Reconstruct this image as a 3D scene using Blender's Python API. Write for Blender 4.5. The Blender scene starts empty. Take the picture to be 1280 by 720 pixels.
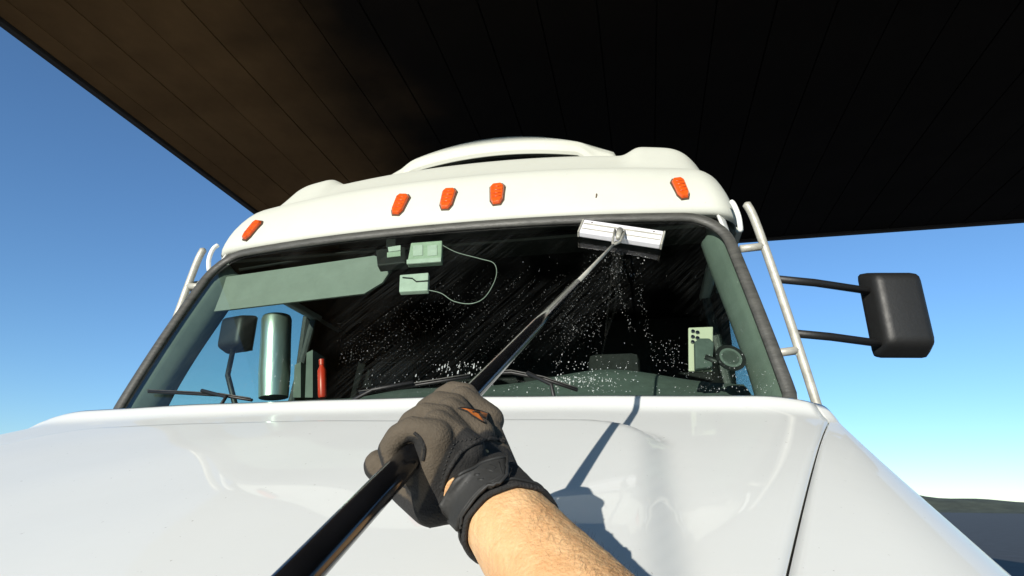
import bpy, bmesh, math, random
from mathutils import Vector, Matrix
from mathutils.bvhtree import BVHTree
random.seed(7)
rad = math.radians
sc = bpy.context.scene

# ------------------------------------------------------------------ camera
YAW, PITCH, ROLL, FPX = rad(12.5), rad(19.95), rad(0.83), 747.0
CAM = Vector((0.736, 0.0, 1.6))
_f = Vector((-math.sin(YAW)*math.cos(PITCH), math.cos(YAW)*math.cos(PITCH), math.sin(PITCH)))
_r0 = Vector((math.cos(YAW), math.sin(YAW), 0)); _u0 = _r0.cross(_f)
_r = math.cos(ROLL)*_r0 + math.sin(ROLL)*_u0
_u = -math.sin(ROLL)*_r0 + math.cos(ROLL)*_u0
cd = bpy.data.cameras.new('camera'); cam = bpy.data.objects.new('camera', cd)
sc.collection.objects.link(cam)
cd.sensor_width = 36; cd.lens = 36*FPX/1280; cd.clip_start = 0.02; cd.clip_end = 5000
cam.matrix_world = Matrix(((_r.x, _u.x, -_f.x, CAM.x), (_r.y, _u.y, -_f.y, CAM.y), (_r.z, _u.z, -_f.z, CAM.z), (0, 0, 0, 1)))
sc.camera = cam
sc.render.resolution_x, sc.render.resolution_y = 1024, 576

# ------------------------------------------------------------------ light
SUN_AZ, SUN_EL = rad(11), rad(12)
SUN_TRAVEL = Vector((math.sin(SUN_AZ)*math.cos(SUN_EL), math.cos(SUN_AZ)*math.cos(SUN_EL), -math.sin(SUN_EL)))
world = bpy.data.worlds.new('World'); sc.world = world; world.use_nodes = True
wn = world.node_tree.nodes; wl = world.node_tree.links
sky = wn.new('ShaderNodeTexSky'); sky.sky_type = 'NISHITA'; sky.sun_disc = False
sd = -SUN_TRAVEL
sky.sun_elevation = math.asin(sd.z); sky.sun_rotation = math.atan2(sd.x, sd.y)
sky.altitude = 300; sky.air_density = 1.0; sky.dust_density = 0.0; sky.ozone_density = 4.5
wn['Background'].inputs['Strength'].default_value = 0.15
wl.new(sky.outputs[0], wn['Background'].inputs['Color'])
sl = bpy.data.lights.new('sun', 'SUN'); sl.energy = 5.0; sl.angle = rad(0.5); sl.color = (1.0, 0.95, 0.85)
sun = bpy.data.objects.new('sun', sl); sc.collection.objects.link(sun)
sun.rotation_euler = SUN_TRAVEL.to_track_quat('-Z', 'Y').to_euler(); sun.location = (0, -20, 15)
sc.view_settings.view_transform = 'Standard'; sc.view_settings.look = 'None'
sc.view_settings.exposure = 0.36; sc.view_settings.gamma = 1
sc.render.engine = 'CYCLES'
try:
    sc.cycles.transparent_max_bounces = 16
except Exception: pass

# ------------------------------------------------------------------ pixel helpers (a pixel is a direction; the depth is given)
def ray(px, py):
    return _f + _r*((px-640)/FPX) + _u*((360-py)/FPX)
def P(px, py, d):
    return CAM + ray(px, py)*d
def atY(px, py, Y):
    d = ray(px, py); return CAM + d*(Y/d.y)

# ------------------------------------------------------------------ materials
def mat(name, col, rough=0.5, metal=0.0, noise=0.0, nscale=20.0, bump=0.0, bscale=80.0, coat=0.0, col2=None, spec=0.5, sss=0.0, stretch=None, specks=0.0):
    m = bpy.data.materials.new(name); m.use_nodes = True
    n = m.node_tree.nodes; l = m.node_tree.links; b = n['Principled BSDF']
    b.inputs['Base Color'].default_value = (*col, 1); b.inputs['Roughness'].default_value = rough
    b.inputs['Metallic'].default_value = metal; b.inputs['Specular IOR Level'].default_value = spec
    if coat: b.inputs['Coat Weight'].default_value = coat; b.inputs['Coat Roughness'].default_value = 0.015
    if sss:
        b.inputs['Subsurface Weight'].default_value = sss
        b.inputs['Subsurface Radius'].default_value = (0.012, 0.004, 0.002); b.inputs['Subsurface Scale'].default_value = 0.5
    tc = n.new('ShaderNodeTexCoord'); src = tc.outputs['Object']
    if stretch:
        mp = n.new('ShaderNodeMapping'); mp.inputs['Scale'].default_value = stretch
        l.new(src, mp.inputs['Vector']); src = mp.outputs[0]
    if noise or col2:
        t = n.new('ShaderNodeTexNoise'); t.inputs['Scale'].default_value = nscale; t.inputs['Detail'].default_value = 6
        t.inputs['Roughness'].default_value = 0.65
        l.new(src, t.inputs['Vector'])
        cr = n.new('ShaderNodeValToRGB'); cr.color_ramp.elements[0].position = 0.35; cr.color_ramp.elements[1].position = 0.68
        c2 = col2 if col2 else tuple(c*(1-noise) for c in col)
        cr.color_ramp.elements[0].color = (*c2, 1); cr.color_ramp.elements[1].color = (*col, 1)
        l.new(t.outputs['Fac'], cr.inputs[0]); l.new(cr.outputs[0], b.inputs['Base Color'])
        if specks:   # dust, tar dots and stone chips
            t4 = n.new('ShaderNodeTexNoise'); t4.inputs['Scale'].default_value = 130; t4.inputs['Detail'].default_value = 2
            l.new(src, t4.inputs['Vector'])
            m4 = n.new('ShaderNodeMapRange'); m4.inputs['From Min'].default_value = 0.735; m4.inputs['From Max'].default_value = 0.79; m4.inputs['To Max'].default_value = specks
            l.new(t4.outputs['Fac'], m4.inputs['Value'])
            x4 = n.new('ShaderNodeMix'); x4.data_type = 'RGBA'; x4.inputs[7].default_value = (0.16, 0.13, 0.10, 1)
            l.new(m4.outputs[0], x4.inputs[0]); l.new(cr.outputs[0], x4.inputs[6]); l.new(x4.outputs[2], b.inputs['Base Color'])
        mr = n.new('ShaderNodeMapRange'); mr.inputs['To Min'].default_value = min(1, rough*1.25); mr.inputs['To Max'].default_value = rough*0.85
        l.new(t.outputs['Fac'], mr.inputs['Value']); l.new(mr.outputs[0], b.inputs['Roughness'])
    if bump:
        t2 = n.new('ShaderNodeTexNoise'); t2.inputs['Scale'].default_value = bscale; t2.inputs['Detail'].default_value = 4
        l.new(src, t2.inputs['Vector'])
        bp = n.new('ShaderNodeBump'); bp.inputs['Strength'].default_value = bump; bp.inputs['Distance'].default_value = 0.004
        l.new(t2.outputs['Fac'], bp.inputs['Height']); l.new(bp.outputs[0], b.inputs['Normal'])
    return m

def glass_mat(name, tint, film=0.0, fscale=(60, 6, 60)):
    m = bpy.data.materials.new(name); m.use_nodes = True
    n = m.node_tree.nodes; l = m.node_tree.links
    n.remove(n['Principled BSDF']); out = n['Material Output']
    tr = n.new('ShaderNodeBsdfTransparent'); tr.inputs[0].default_value = (*tint, 1)
    gl = n.new('ShaderNodeBsdfGlossy'); gl.inputs['Roughness'].default_value = 0.015
    # Schlick reflectance, the same from both sides of the thin pane
    lw = n.new('ShaderNodeLayerWeight'); lw.inputs['Blend'].default_value = 0.5
    pw = n.new('ShaderNodeMath'); pw.operation = 'POWER'; pw.inputs[1].default_value = 5; l.new(lw.outputs['Facing'], pw.inputs[0])
    fr = n.new('ShaderNodeMath'); fr.operation = 'MULTIPLY_ADD'; fr.inputs[1].default_value = 0.93; fr.inputs[2].default_value = 0.06; l.new(pw.outputs[0], fr.inputs[0])
    mx = n.new('ShaderNodeMixShader')
    l.new(fr.outputs[0], mx.inputs[0]); l.new(tr.outputs[0], mx.inputs[1]); l.new(gl.outputs[0], mx.inputs[2])
    last = mx
    if film:
        df = n.new('ShaderNodeBsdfDiffuse'); df.inputs[0].default_value = (0.75, 0.8, 0.78, 1)
        tc = n.new('ShaderNodeTexCoord')
        mp = n.new('ShaderNodeMapping'); mp.inputs['Scale'].default_value = fscale
        m0 = n.new('ShaderNodeMapping'); m0.inputs['Rotation'].default_value = (0, rad(-42), 0)
        l.new(tc.outputs['Object'], m0.inputs['Vector']); l.new(m0.outputs[0], mp.inputs['Vector'])
        t = n.new('ShaderNodeTexNoise'); t.inputs['Scale'].default_value = 1.0; t.inputs['Detail'].default_value = 3
        l.new(mp.outputs[0], t.inputs['Vector'])
        t3 = n.new('ShaderNodeTexNoise'); t3.inputs['Scale'].default_value = 2.6; t3.inputs['Detail'].default_value = 2
        l.new(tc.outputs['Object'], t3.inputs['Vector'])
        r1 = n.new('ShaderNodeMapRange'); r1.inputs['From Min'].default_value = 0.40; r1.inputs['From Max'].default_value = 0.85
        l.new(t.outputs['Fac'], r1.inputs['Value'])
        r2 = n.new('ShaderNodeMapRange'); r2.inputs['From Min'].default_value = 0.45; r2.inputs['From Max'].default_value = 0.68
        l.new(t3.outputs['Fac'], r2.inputs['Value'])
        mu = n.new('ShaderNodeMath'); mu.operation = 'MULTIPLY'; l.new(r1.outputs[0], mu.inputs[0]); l.new(r2.outputs[0], mu.inputs[1])
        mu2 = n.new('ShaderNodeMath'); mu2.operation = 'MULTIPLY'; mu2.inputs[1].default_value = film; l.new(mu.outputs[0], mu2.inputs[0])
        m2 = n.new('ShaderNodeMixShader'); l.new(mu2.outputs[0], m2.inputs[0]); l.new(mx.outputs[0], m2.inputs[1]); l.new(df.outputs[0], m2.inputs[2])
        last = m2
    l.new(last.outputs[0], out.inputs[0])
    return m

def water_mat():
    m = bpy.data.materials.new('water_bead'); m.use_nodes = True
    n = m.node_tree.nodes; l = m.node_tree.links
    b = n['Principled BSDF']; b.inputs['Base Color'].default_value = (0.85, 0.9, 0.88, 1); b.inputs['Roughness'].default_value = 0.12
    tr = n.new('ShaderNodeBsdfTransparent'); mx = n.new('ShaderNodeMixShader'); mx.inputs[0].default_value = 0.33
    l.new(tr.outputs[0], mx.inputs[1]); l.new(b.outputs[0], mx.inputs[2]); l.new(mx.outputs[0], n['Material Output'].inputs[0])
    return m

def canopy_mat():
    # brown enamelled pans; falloff of bounce light to the right painted into the colour
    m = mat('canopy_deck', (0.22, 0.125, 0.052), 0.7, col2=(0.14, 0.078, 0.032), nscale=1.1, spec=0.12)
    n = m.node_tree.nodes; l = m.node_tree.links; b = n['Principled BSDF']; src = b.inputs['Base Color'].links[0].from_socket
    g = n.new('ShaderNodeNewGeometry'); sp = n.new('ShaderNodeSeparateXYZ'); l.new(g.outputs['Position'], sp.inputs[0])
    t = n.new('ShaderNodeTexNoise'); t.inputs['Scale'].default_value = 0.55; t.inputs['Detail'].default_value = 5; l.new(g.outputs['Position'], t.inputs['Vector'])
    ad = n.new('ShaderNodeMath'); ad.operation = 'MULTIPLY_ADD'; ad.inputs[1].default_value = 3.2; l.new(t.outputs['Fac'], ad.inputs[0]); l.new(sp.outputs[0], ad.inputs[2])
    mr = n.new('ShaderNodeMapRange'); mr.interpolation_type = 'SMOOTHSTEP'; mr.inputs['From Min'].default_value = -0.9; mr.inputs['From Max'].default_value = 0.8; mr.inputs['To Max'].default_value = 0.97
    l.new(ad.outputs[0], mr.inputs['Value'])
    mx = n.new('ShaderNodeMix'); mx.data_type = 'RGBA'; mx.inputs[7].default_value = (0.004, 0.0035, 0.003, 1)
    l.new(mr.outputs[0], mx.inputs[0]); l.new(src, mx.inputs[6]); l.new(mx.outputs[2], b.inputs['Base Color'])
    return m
M = {
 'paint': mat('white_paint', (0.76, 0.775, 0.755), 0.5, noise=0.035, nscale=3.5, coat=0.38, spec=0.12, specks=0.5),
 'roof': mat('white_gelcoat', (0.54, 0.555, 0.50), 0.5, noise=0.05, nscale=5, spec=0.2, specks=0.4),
 'rubber': mat('grey_rubber', (0.075, 0.075, 0.068), 0.5, noise=0.5, nscale=14, bump=0.3, bscale=60, stretch=(1, 1, 4)),
 'black': mat('black_plastic', (0.012, 0.012, 0.012), 0.5, noise=0.3, nscale=30, bump=0.15),
 'dark': mat('dark_trim', (0.012, 0.013, 0.013), 0.8, noise=0.3, nscale=12),
 'blackout': mat('black_headliner', (0.004, 0.004, 0.004), 0.9, noise=0.3, nscale=12, spec=0.1),
 'dash': mat('dash_vinyl', (0.10, 0.12, 0.11), 0.75, noise=0.25, nscale=25, bump=0.2, bscale=300),
 'trim': mat('grey_trim', (0.13, 0.15, 0.135), 0.8, noise=0.2, nscale=10, bump=0.15, bscale=200),
 'visor': mat('visor_vinyl', (0.23, 0.245, 0.225), 0.7, noise=0.12, nscale=12, bump=0.15, bscale=150),
 'amber': mat('amber_lens', (0.75, 0.10, 0.012), 0.22, noise=0.35, nscale=60, coat=0.5, bump=0.3, bscale=120),
 'bezel': mat('marker_bezel', (0.10, 0.055, 0.03), 0.5, noise=0.3),
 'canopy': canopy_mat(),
 'canopy_gap': mat('canopy_joint', (0.01, 0.008, 0.006), 0.9, noise=0.2),
 'fascia': mat('canopy_fascia', (0.05, 0.045, 0.04), 0.6, noise=0.3, nscale=3),
 'column': mat('column_paint', (0.30, 0.28, 0.25), 0.6, noise=0.3, nscale=4, bump=0.1),
 'concrete': mat('concrete', (0.24, 0.225, 0.20), 0.9, noise=0.4, nscale=2.2, bump=0.4, bscale=40),
 'asphalt': mat('asphalt', (0.05, 0.05, 0.05), 0.95, noise=0.35, nscale=1.2, bump=0.5, bscale=60),
 'chrome': mat('brushed_metal', (0.72, 0.72, 0.70), 0.28, 1.0, noise=0.15, nscale=30),
 'bar': mat('weathered_bar', (0.50, 0.49, 0.43), 0.5, 0.25, noise=0.35, nscale=22, bump=0.2),
 'foil': mat('silver_foil', (0.62, 0.68, 0.62), 0.30, 0.85, noise=0.2, nscale=18, bump=0.35, bscale=30, stretch=(1, 1, .2)),
 'red': mat('red_plastic', (0.62, 0.035, 0.012), 0.35, noise=0.2, nscale=20),
 'pale': mat('pale_plastic', (0.55, 0.57, 0.52), 0.45, noise=0.15, nscale=30),
 'palegreen': mat('pale_green_plastic', (0.44, 0.50, 0.40), 0.5, noise=0.25, nscale=24),
 'screen': mat('dark_screen', (0.02, 0.03, 0.035), 0.15, noise=0.2),
 'phone': mat('phone_back', (0.66, 0.61, 0.48), 0.3, noise=0.06, nscale=10, coat=0.4),
 'lens': mat('camera_glass', (0.02, 0.02, 0.035), 0.08, noise=0.1, coat=1.0),
 'cable': mat('cable_grey', (0.30, 0.30, 0.28), 0.5, noise=0.1),
 'pole': mat('black_pole', (0.008, 0.008, 0.009), 0.13, noise=0.3, nscale=25),
 'white': mat('white_plastic', (0.74, 0.735, 0.78), 0.35, noise=0.08, nscale=25),
 'skin': mat('skin', (0.68, 0.445, 0.235), 0.48, col2=(0.55, 0.30, 0.135), nscale=30, bump=0.35, bscale=330, sss=0.15, stretch=(1, 1, 1)),
 'hair': mat('hair', (0.07, 0.035, 0.014), 0.6, noise=0.3),
 'glove': mat('glove_grey', (0.098, 0.077, 0.053), 0.9, noise=0.30, nscale=45, bump=0.35, bscale=560),
 'gloveb': mat('glove_black', (0.016, 0.015, 0.014), 0.75, noise=0.35, nscale=30, bump=0.6, bscale=520),
 'strap': mat('strap_rubber', (0.022, 0.022, 0.021), 0.6, noise=0.2, nscale=60, bump=0.12, bscale=200),
 'logo': mat('copper_print', (0.48, 0.14, 0.03), 0.45, noise=0.3, nscale=160),
 'shirt': mat('navy_cotton', (0.03, 0.035, 0.05), 0.9, noise=0.3, nscale=12, bump=0.3, bscale=200),
 'jeans': mat('denim', (0.04, 0.06, 0.10), 0.9, noise=0.3, nscale=25, bump=0.3, bscale=250),
 'boot': mat('brown_leather', (0.08, 0.045, 0.025), 0.6, noise=0.4, nscale=18, bump=0.2),
 'tyre': mat('tyre_rubber', (0.02, 0.02, 0.02), 0.85, noise=0.3, nscale=8, bump=0.3),
 'rim': mat('wheel_alloy', (0.6, 0.6, 0.6), 0.3, 1.0, noise=0.15, nscale=10),
 'lamp': mat('headlamp_lens', (0.55, 0.57, 0.57), 0.08, noise=0.15, nscale=9, coat=1.0),
 'seat': mat('seat_cloth', (0.014, 0.014, 0.015), 0.95, noise=0.3, nscale=40),
 'curtain': mat('sleeper_curtain', (0.012, 0.012, 0.013), 0.95, noise=0.3, nscale=6),
 'glass': glass_mat('windshield_glass', (0.74, 0.855, 0.785), film=0.024, fscale=(210, 14, 5)),
 'sideglass': glass_mat('side_glass', (0.86, 0.94, 0.92)),
 'water': water_mat(),
}

def two_tone(m, dark):
    n = m.node_tree.nodes; l = m.node_tree.links; b = n['Principled BSDF']
    src = b.inputs['Base Color'].links[0].from_socket
    at = n.new('ShaderNodeAttribute'); at.attribute_name = 'cuff_mask'
    mx = n.new('ShaderNodeMix'); mx.data_type = 'RGBA'; mx.inputs[7].default_value = (*dark, 1)
    l.new(at.outputs['Fac'], mx.inputs[0]); l.new(src, mx.inputs[6]); l.new(mx.outputs[2], b.inputs['Base Color'])
two_tone(M['glove'], (0.015, 0.014, 0.013))

# ------------------------------------------------------------------ object helpers
def link(o): sc.collection.objects.link(o); return o
def mesh_obj(name, verts, faces, m, parent=None, smooth=False, mats=None, fmat=None):
    me = bpy.data.meshes.new(name); me.from_pydata([tuple(v) for v in verts], [], faces); me.update()
    for mm in (mats or [M[m]]): me.materials.append(mm)
    if fmat:
        for p, i in zip(me.polygons, fmat): p.material_index = i
    o = link(bpy.data.objects.new(name, me))
    bm = bmesh.new(); bm.from_mesh(me); bmesh.ops.recalc_face_normals(bm, faces=bm.faces); bm.to_mesh(me); bm.free()
    if smooth: me.shade_smooth()
    if parent: put(o, parent)
    return o
def put(o, parent):
    o.parent = parent
    # every top-level parent is an unrotated Empty; parts themselves sit at the world origin
    o.matrix_parent_inverse = Matrix.Translation(-parent.location) if parent.type == 'EMPTY' else Matrix.Identity(4)
def empty(name, loc, label, cat, group=None):
    o = link(bpy.data.objects.new(name, None)); o.location = loc; o.empty_display_size = 0.1
    o['label'] = label; o['category'] = cat
    if group: o['group'] = group
    return o
def tag(o, label, cat, group=None):
    o['label'] = label; o['category'] = cat
    if group: o['group'] = group
    return o
def from_bm(name, bm, m, parent=None, smooth=False):
    me = bpy.data.meshes.new(name); bmesh.ops.recalc_face_normals(bm, faces=bm.faces); bm.to_mesh(me); bm.free()
    me.materials.append(M[m]); o = link(bpy.data.objects.new(name, me))
    if smooth:
        me.shade_smooth()
    if parent: put(o, parent)
    return o
def bevelled(bm, w, seg=2):
    es = [e for e in bm.edges if len(e.link_faces) == 2 and e.calc_face_angle(0) > 0.5]
    bmesh.ops.bevel(bm, geom=es, offset=w, segments=seg, profile=0.6, affect='EDGES')
def box(name, lo, hi, m, parent=None, bev=0.0, mtx=None):
    bm = bmesh.new(); bmesh.ops.create_cube(bm, size=1)
    c = (Vector(lo)+Vector(hi))/2; s = Vector(hi)-Vector(lo)
    for v in bm.verts: v.co = Vector((v.co.x*s.x, v.co.y*s.y, v.co.z*s.z)) + (c if mtx is None else Vector((0, 0, 0)))
    if bev: bevelled(bm, bev)
    if mtx is not None:
        for v in bm.verts: v.co = mtx @ (v.co + c)
    return from_bm(name, bm, m, parent, smooth=False)
def prism(name, poly, thick_vec, m, parent=None, bev=0.0, smooth=False):
    bm = bmesh.new(); a = [bm.verts.new(p) for p in poly]; b = [bm.verts.new(Vector(p)+Vector(thick_vec)) for p in poly]
    bm.faces.new(a); bm.faces.new(b[::-1]); n = len(poly)
    for i in range(n): bm.faces.new((a[i], b[i], b[(i+1) % n], a[(i+1) % n]))
    bmesh.ops.recalc_face_normals(bm, faces=bm.faces)
    if bev: bevelled(bm, bev)
    return from_bm(name, bm, m, parent, smooth)
def frames(pts):
    out = []; n = len(pts); up = None
    for i in range(n):
        t = (pts[min(i+1, n-1)]-pts[max(i-1, 0)]).normalized()
        if up is None:
            up = Vector((0, 0, 1)) if abs(t.z) < 0.9 else Vector((1, 0, 0))
        s = t.cross(up); s = s.normalized() if s.length > 1e-6 else t.orthogonal().normalized()
        up = s.cross(t).normalized(); out.append((t, s, up))
    return out
def tube_data(pts, r, seg=10, flat=1.0, closed=False):
    pts = [Vector(p) for p in pts]; n = len(pts); V = []; Fc = []
    if closed:
        fr = []; up = None
        for i in range(n):
            t = (pts[(i+1) % n]-pts[i-1]).normalized(); u0 = Vector((0, -1, 0.4)) if up is None else up
            s = t.cross(Vector((0, -1, 0.35))); s.normalize(); u = s.cross(t).normalized(); fr.append((t, s, u)); up = u
    else: fr = frames(pts)
    rr = r if isinstance(r, (list, tuple)) else [r]*n
    for p, (t, s, u), q in zip(pts, fr, rr):
        for k in range(seg):
            a = 2*math.pi*k/seg; V.append(p + s*(math.cos(a)*q) + u*(math.sin(a)*q*flat))
    m = n if closed else n-1
    for i in range(m):
        for k in range(seg):
            j = (i+1) % n; Fc.append((i*seg+k, i*seg+(k+1) % seg, j*seg+(k+1) % seg, j*seg+k))
    if not closed: Fc.append(tuple(range(seg))[::-1]); Fc.append(tuple(range((n-1)*seg, n*seg)))
    return V, Fc
def tube(name, pts, r, m, parent=None, seg=10, flat=1.0, closed=False):
    V, Fc = tube_data(pts, r, seg, flat, closed)
    return mesh_obj(name, V, Fc, m, parent, smooth=True)
def smooth_path(pts, n=8):
    pts = [Vector(p) for p in pts]; out = []
    for i in range(len(pts)-1):
        p0 = pts[max(i-1, 0)]; p1 = pts[i]; p2 = pts[i+1]; p3 = pts[min(i+2, len(pts)-1)]
        for k in range(n):
            t = k/n
            out.append(0.5*((2*p1)+(p2-p0)*t+(2*p0-5*p1+4*p2-p3)*t*t+(3*p1-p0-3*p2+p3)*t*t*t))
    out.append(pts[-1]); return out
def grid(name, f, us, vs, m, parent=None, thick=0.0, smooth=True):
    V = [f(u, v) for v in vs for u in us]; nu, nv = len(us), len(vs)
    Fc = [(j*nu+i, j*nu+i+1, (j+1)*nu+i+1, (j+1)*nu+i) for j in range(nv-1) for i in range(nu-1)]
    o = mesh_obj(name, V, Fc, m, parent, smooth)
    if thick:
        md = o.modifiers.new('solid', 'SOLIDIFY'); md.thickness = thick; md.offset = -1
    return o
def smoothstep(t): t = max(0, min(1, t)); return t*t*(3-2*t)
def lin(a, b, n): return [a+(b-a)*i/(n-1) for i in range(n)]
def lathe_data(prof, axis_o, ax, seg=32):
    ax = Vector(ax).normalized(); s = ax.orthogonal().normalized(); u = ax.cross(s); V = []; Fc = []
    for (a, r) in prof:
        for k in range(seg):
            t = 2*math.pi*k/seg; V.append(Vector(axis_o)+ax*a+(s*math.cos(t)+u*math.sin(t))*r)
    n = len(prof)
    for i in range(n-1):
        for k in range(seg): Fc.append((i*seg+k, i*seg+(k+1) % seg, (i+1)*seg+(k+1) % seg, (i+1)*seg+k))
    Fc.append(tuple(range(seg))); Fc.append(tuple(range((n-1)*seg, n*seg)))
    return V, Fc
def lathe(name, prof, o, ax, m, parent=None, seg=32):
    V, Fc = lathe_data(prof, o, ax, seg)
    ob = mesh_obj(name, V, Fc, m, parent, smooth=True)
    md = ob.modifiers.new('es', 'EDGE_SPLIT'); md.split_angle = rad(40)
    return ob
def blob(name, chains, m, voxel, parent=None, smooth_it=6, mats=None, fac=0.5, scale_step=0.3):
    """one continuous skin grown over tapered limb chains"""
    bm = bmesh.new()
    proto = bmesh.new(); bmesh.ops.create_icosphere(proto, subdivisions=2, radius=1)
    pv = [v.co.copy() for v in proto.verts]; pf = [[v.index for v in f.verts] for f in proto.faces]; proto.free()
    V = []; Fc = []
    for ch in chains:
        for (a, ra), (b, rb) in zip(ch, ch[1:]):
            a = Vector(a); b = Vector(b); n = max(2, int((b-a).length/(min(ra, rb)*scale_step))+1)
            for i in range(n+1):
                t = i/n; c = a.lerp(b, t); r = ra+(rb-ra)*t; o = len(V)
                V += [c+p*r for p in pv]; Fc += [tuple(o+q for q in f) for f in pf]
    bm.free()
    me = bpy.data.meshes.new(name); me.from_pydata([tuple(v) for v in V], [], Fc); me.update()
    ob = link(bpy.data.objects.new(name, me))
    md = ob.modifiers.new('r', 'REMESH'); md.mode = 'VOXEL'; md.voxel_size = voxel
    ms = ob.modifiers.new('s', 'SMOOTH'); ms.factor = fac; ms.iterations = smooth_it
    dg = bpy.context.evaluated_depsgraph_get(); me2 = bpy.data.meshes.new_from_object(ob.evaluated_get(dg))
    ob.modifiers.clear(); ob.data = me2; bpy.data.meshes.remove(me)
    me2.materials.clear()
    for mm in (mats or [m]): me2.materials.append(M[mm])
    me2.name = name; me2.shade_smooth()
    if parent: put(ob, parent)
    return ob
def bvh_of(o):
    me = o.data; return BVHTree.FromPolygons([v.co.copy() for v in me.vertices], [list(p.vertices) for p in me.polygons])

# ================================================================== ground
g = grid('ground', lambda u, v: Vector((u, v, 0)), lin(-1500, 1500, 13), lin(-1500, 1500, 13), 'asphalt', smooth=False); g['kind'] = 'structure'
fc = box('forecourt_pavement', (-9, -9, -0.1), (12, 14, 0.004), 'concrete'); fc['kind'] = 'structure'

def hill_f(u, v):
    a = u*2*math.pi; r = 1150+120*math.sin(3*a); h = 16+9*math.sin(5*a+1)+6*math.sin(11*a)+3*math.sin(29*a+2)+1.6*math.sin(67*a)
    return Vector((r*math.cos(a)*(1-.12*(1-v)), r*math.sin(a)*(1-.12*(1-v)), -1+h*smoothstep(v)))
M['hill'] = mat('far_scrub', (0.075, 0.085, 0.05), 0.95, noise=0.5, nscale=0.05)
hl = grid('hills', hill_f, lin(0, 1, 481), lin(0, 1, 6), 'hill'); hl['kind'] = 'structure'

# ================================================================== canopy
CZ = 4.90; CX0, CX1, CY0, CY1 = -3.69, 7.6, -3.6, 7.58
can = empty('station_canopy', (2, 2, 0), 'dark brown fuel station canopy of long metal ceiling panels above the truck', 'canopy')
box('ceiling_board', (CX0+.02, CY0+.02, CZ+0.035), (CX1-.02, CY1-.02, CZ+0.06), 'canopy_gap', can)
xj = -3.49
first = True
edges_x = [CX0+.004]
x = -3.49
while x < CX1-.02: edges_x.append(x); x += 0.4075
edges_x.append(CX1-.004)
pm = {}
for a, b in zip(edges_x, edges_x[1:]):
    w = round(b-a, 4)
    if w < 0.03: continue
    o = None
    if w in pm:
        o = link(bpy.data.objects.new('ceiling_panel', pm[w])); o.location = ((a+b)/2, 0, 0)
    else:
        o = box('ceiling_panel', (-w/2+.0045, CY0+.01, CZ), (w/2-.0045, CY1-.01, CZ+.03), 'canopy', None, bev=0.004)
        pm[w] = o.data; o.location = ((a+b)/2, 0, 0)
    o.location.z = random.uniform(-.003, .003)
    put(o, can)
for (lo, hi) in [((CX0-.06, CY0-.06, CZ-.03), (CX1+.06, CY0, CZ+.95)), ((CX0-.06, CY1, CZ-.03), (CX1+.06, CY1+.06, CZ+.95)),
                 ((CX0-.06, CY0+.001, CZ-.028), (CX0, CY1-.001, CZ+.948)), ((CX1, CY0+.001, CZ-.028), (CX1+.06, CY1-.001, CZ+.948))]:
    box('fascia', lo, hi, 'fascia', can, bev=0.008)
box('roof_deck', (CX0+.003, CY0+.003, CZ+.8), (CX1-.003, CY1-.003, CZ+.86), 'fascia', can)
for cx, cy in [(-3.2, 6.95), (-3.2, -3.0), (6.4, 6.6), (6.4, -3.0)]:
    col = box('column', (cx-.14, cy-.14, 0.0), (cx+.14, cy+.14, CZ+.02), 'column', can, bev=0.012)
    box('base_plate', (cx-.2, cy-.2, 0.004), (cx+.2, cy+.2, 0.03), 'column', col, bev=0.004)

# ================================================================== truck
truck = empty('semi_truck', (0, 2.2, 0), 'white highway tractor unit with wet green tinted windshield and five amber roof markers', 'truck')

# ---- hood
YR, YF = 1.62, 0.34
def seam(y): return 0.605+0.36*y
def hoodz(x, y):
    s = YR-y; ax = abs(x)
    z = 1.862 - 0.33*s - 0.028*s*s + 0.024*math.exp(-(s/0.055)**2) - 0.016*x*x
    # raised centre panel with rounded end
    qx = ax-0.60; qy = (y-1.17)
    d = math.hypot(max(qx, 0), max(qy, 0)) + min(max(qx, qy), 0) - 0.15
    z += 0.028*smoothstep(0.5-d/0.06)
    # shoulders fall away outside
    e = ax-(0.36+0.55*y)
    if e > 0: z -= 0.10*e*e/(e+0.06)
    e2 = ax-1.02
    if e2 > 0: z -= 0.9*e2*e2
    n = smoothstep((0.52-y)/0.20); z -= 0.16*n*n
    z += 0.0011*math.sin(7.3*x+2.1*y)*math.sin(5.1*y+1.7) + 0.0006*math.sin(15*x-9*y+.5)     # slight waviness of moulded panels
    return z
NH = 61
def hood_f(u, v):
    y = YF+(YR-YF)*v; hw = min(seam(y), 1.150)-0.0018
    return Vector((u*hw, y, hoodz(u*hw, y)))
hood = grid('hood', hood_f, lin(-1, 1, 121), lin(0, 1, 91), 'paint', truck, thick=0.012)
for s in (-1, 1):
    def fen_f(u, v, s=s):
        y = YF+(YR-YF)*v; a = min(seam(y), 1.150)+0.0018; b = 1.20
        if u <= 0.5:
            t = u/0.5; x = a+(b-a)*t; return Vector((s*x, y, hoodz(x, y)-0.05*t**4))
        t = (u-0.5)/0.5; x = b+0.045*math.sin(t*1.5); z0 = hoodz(b, y)-0.05
        return Vector((s*x, y, z0+(1.02-z0)*t))
    fen = grid('fender', fen_f, lin(0, 1, 41), lin(0, 1, 41), 'paint', truck, thick=0.01)
    # under-gap liner, slightly below the surface
    tube('seam_liner', [Vector((s*(seam(y)), y, hoodz(seam(y), y)-0.020)) for y in lin(YF+.02, 1.52, 18)], 0.010, 'black', truck, seg=6)
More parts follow.
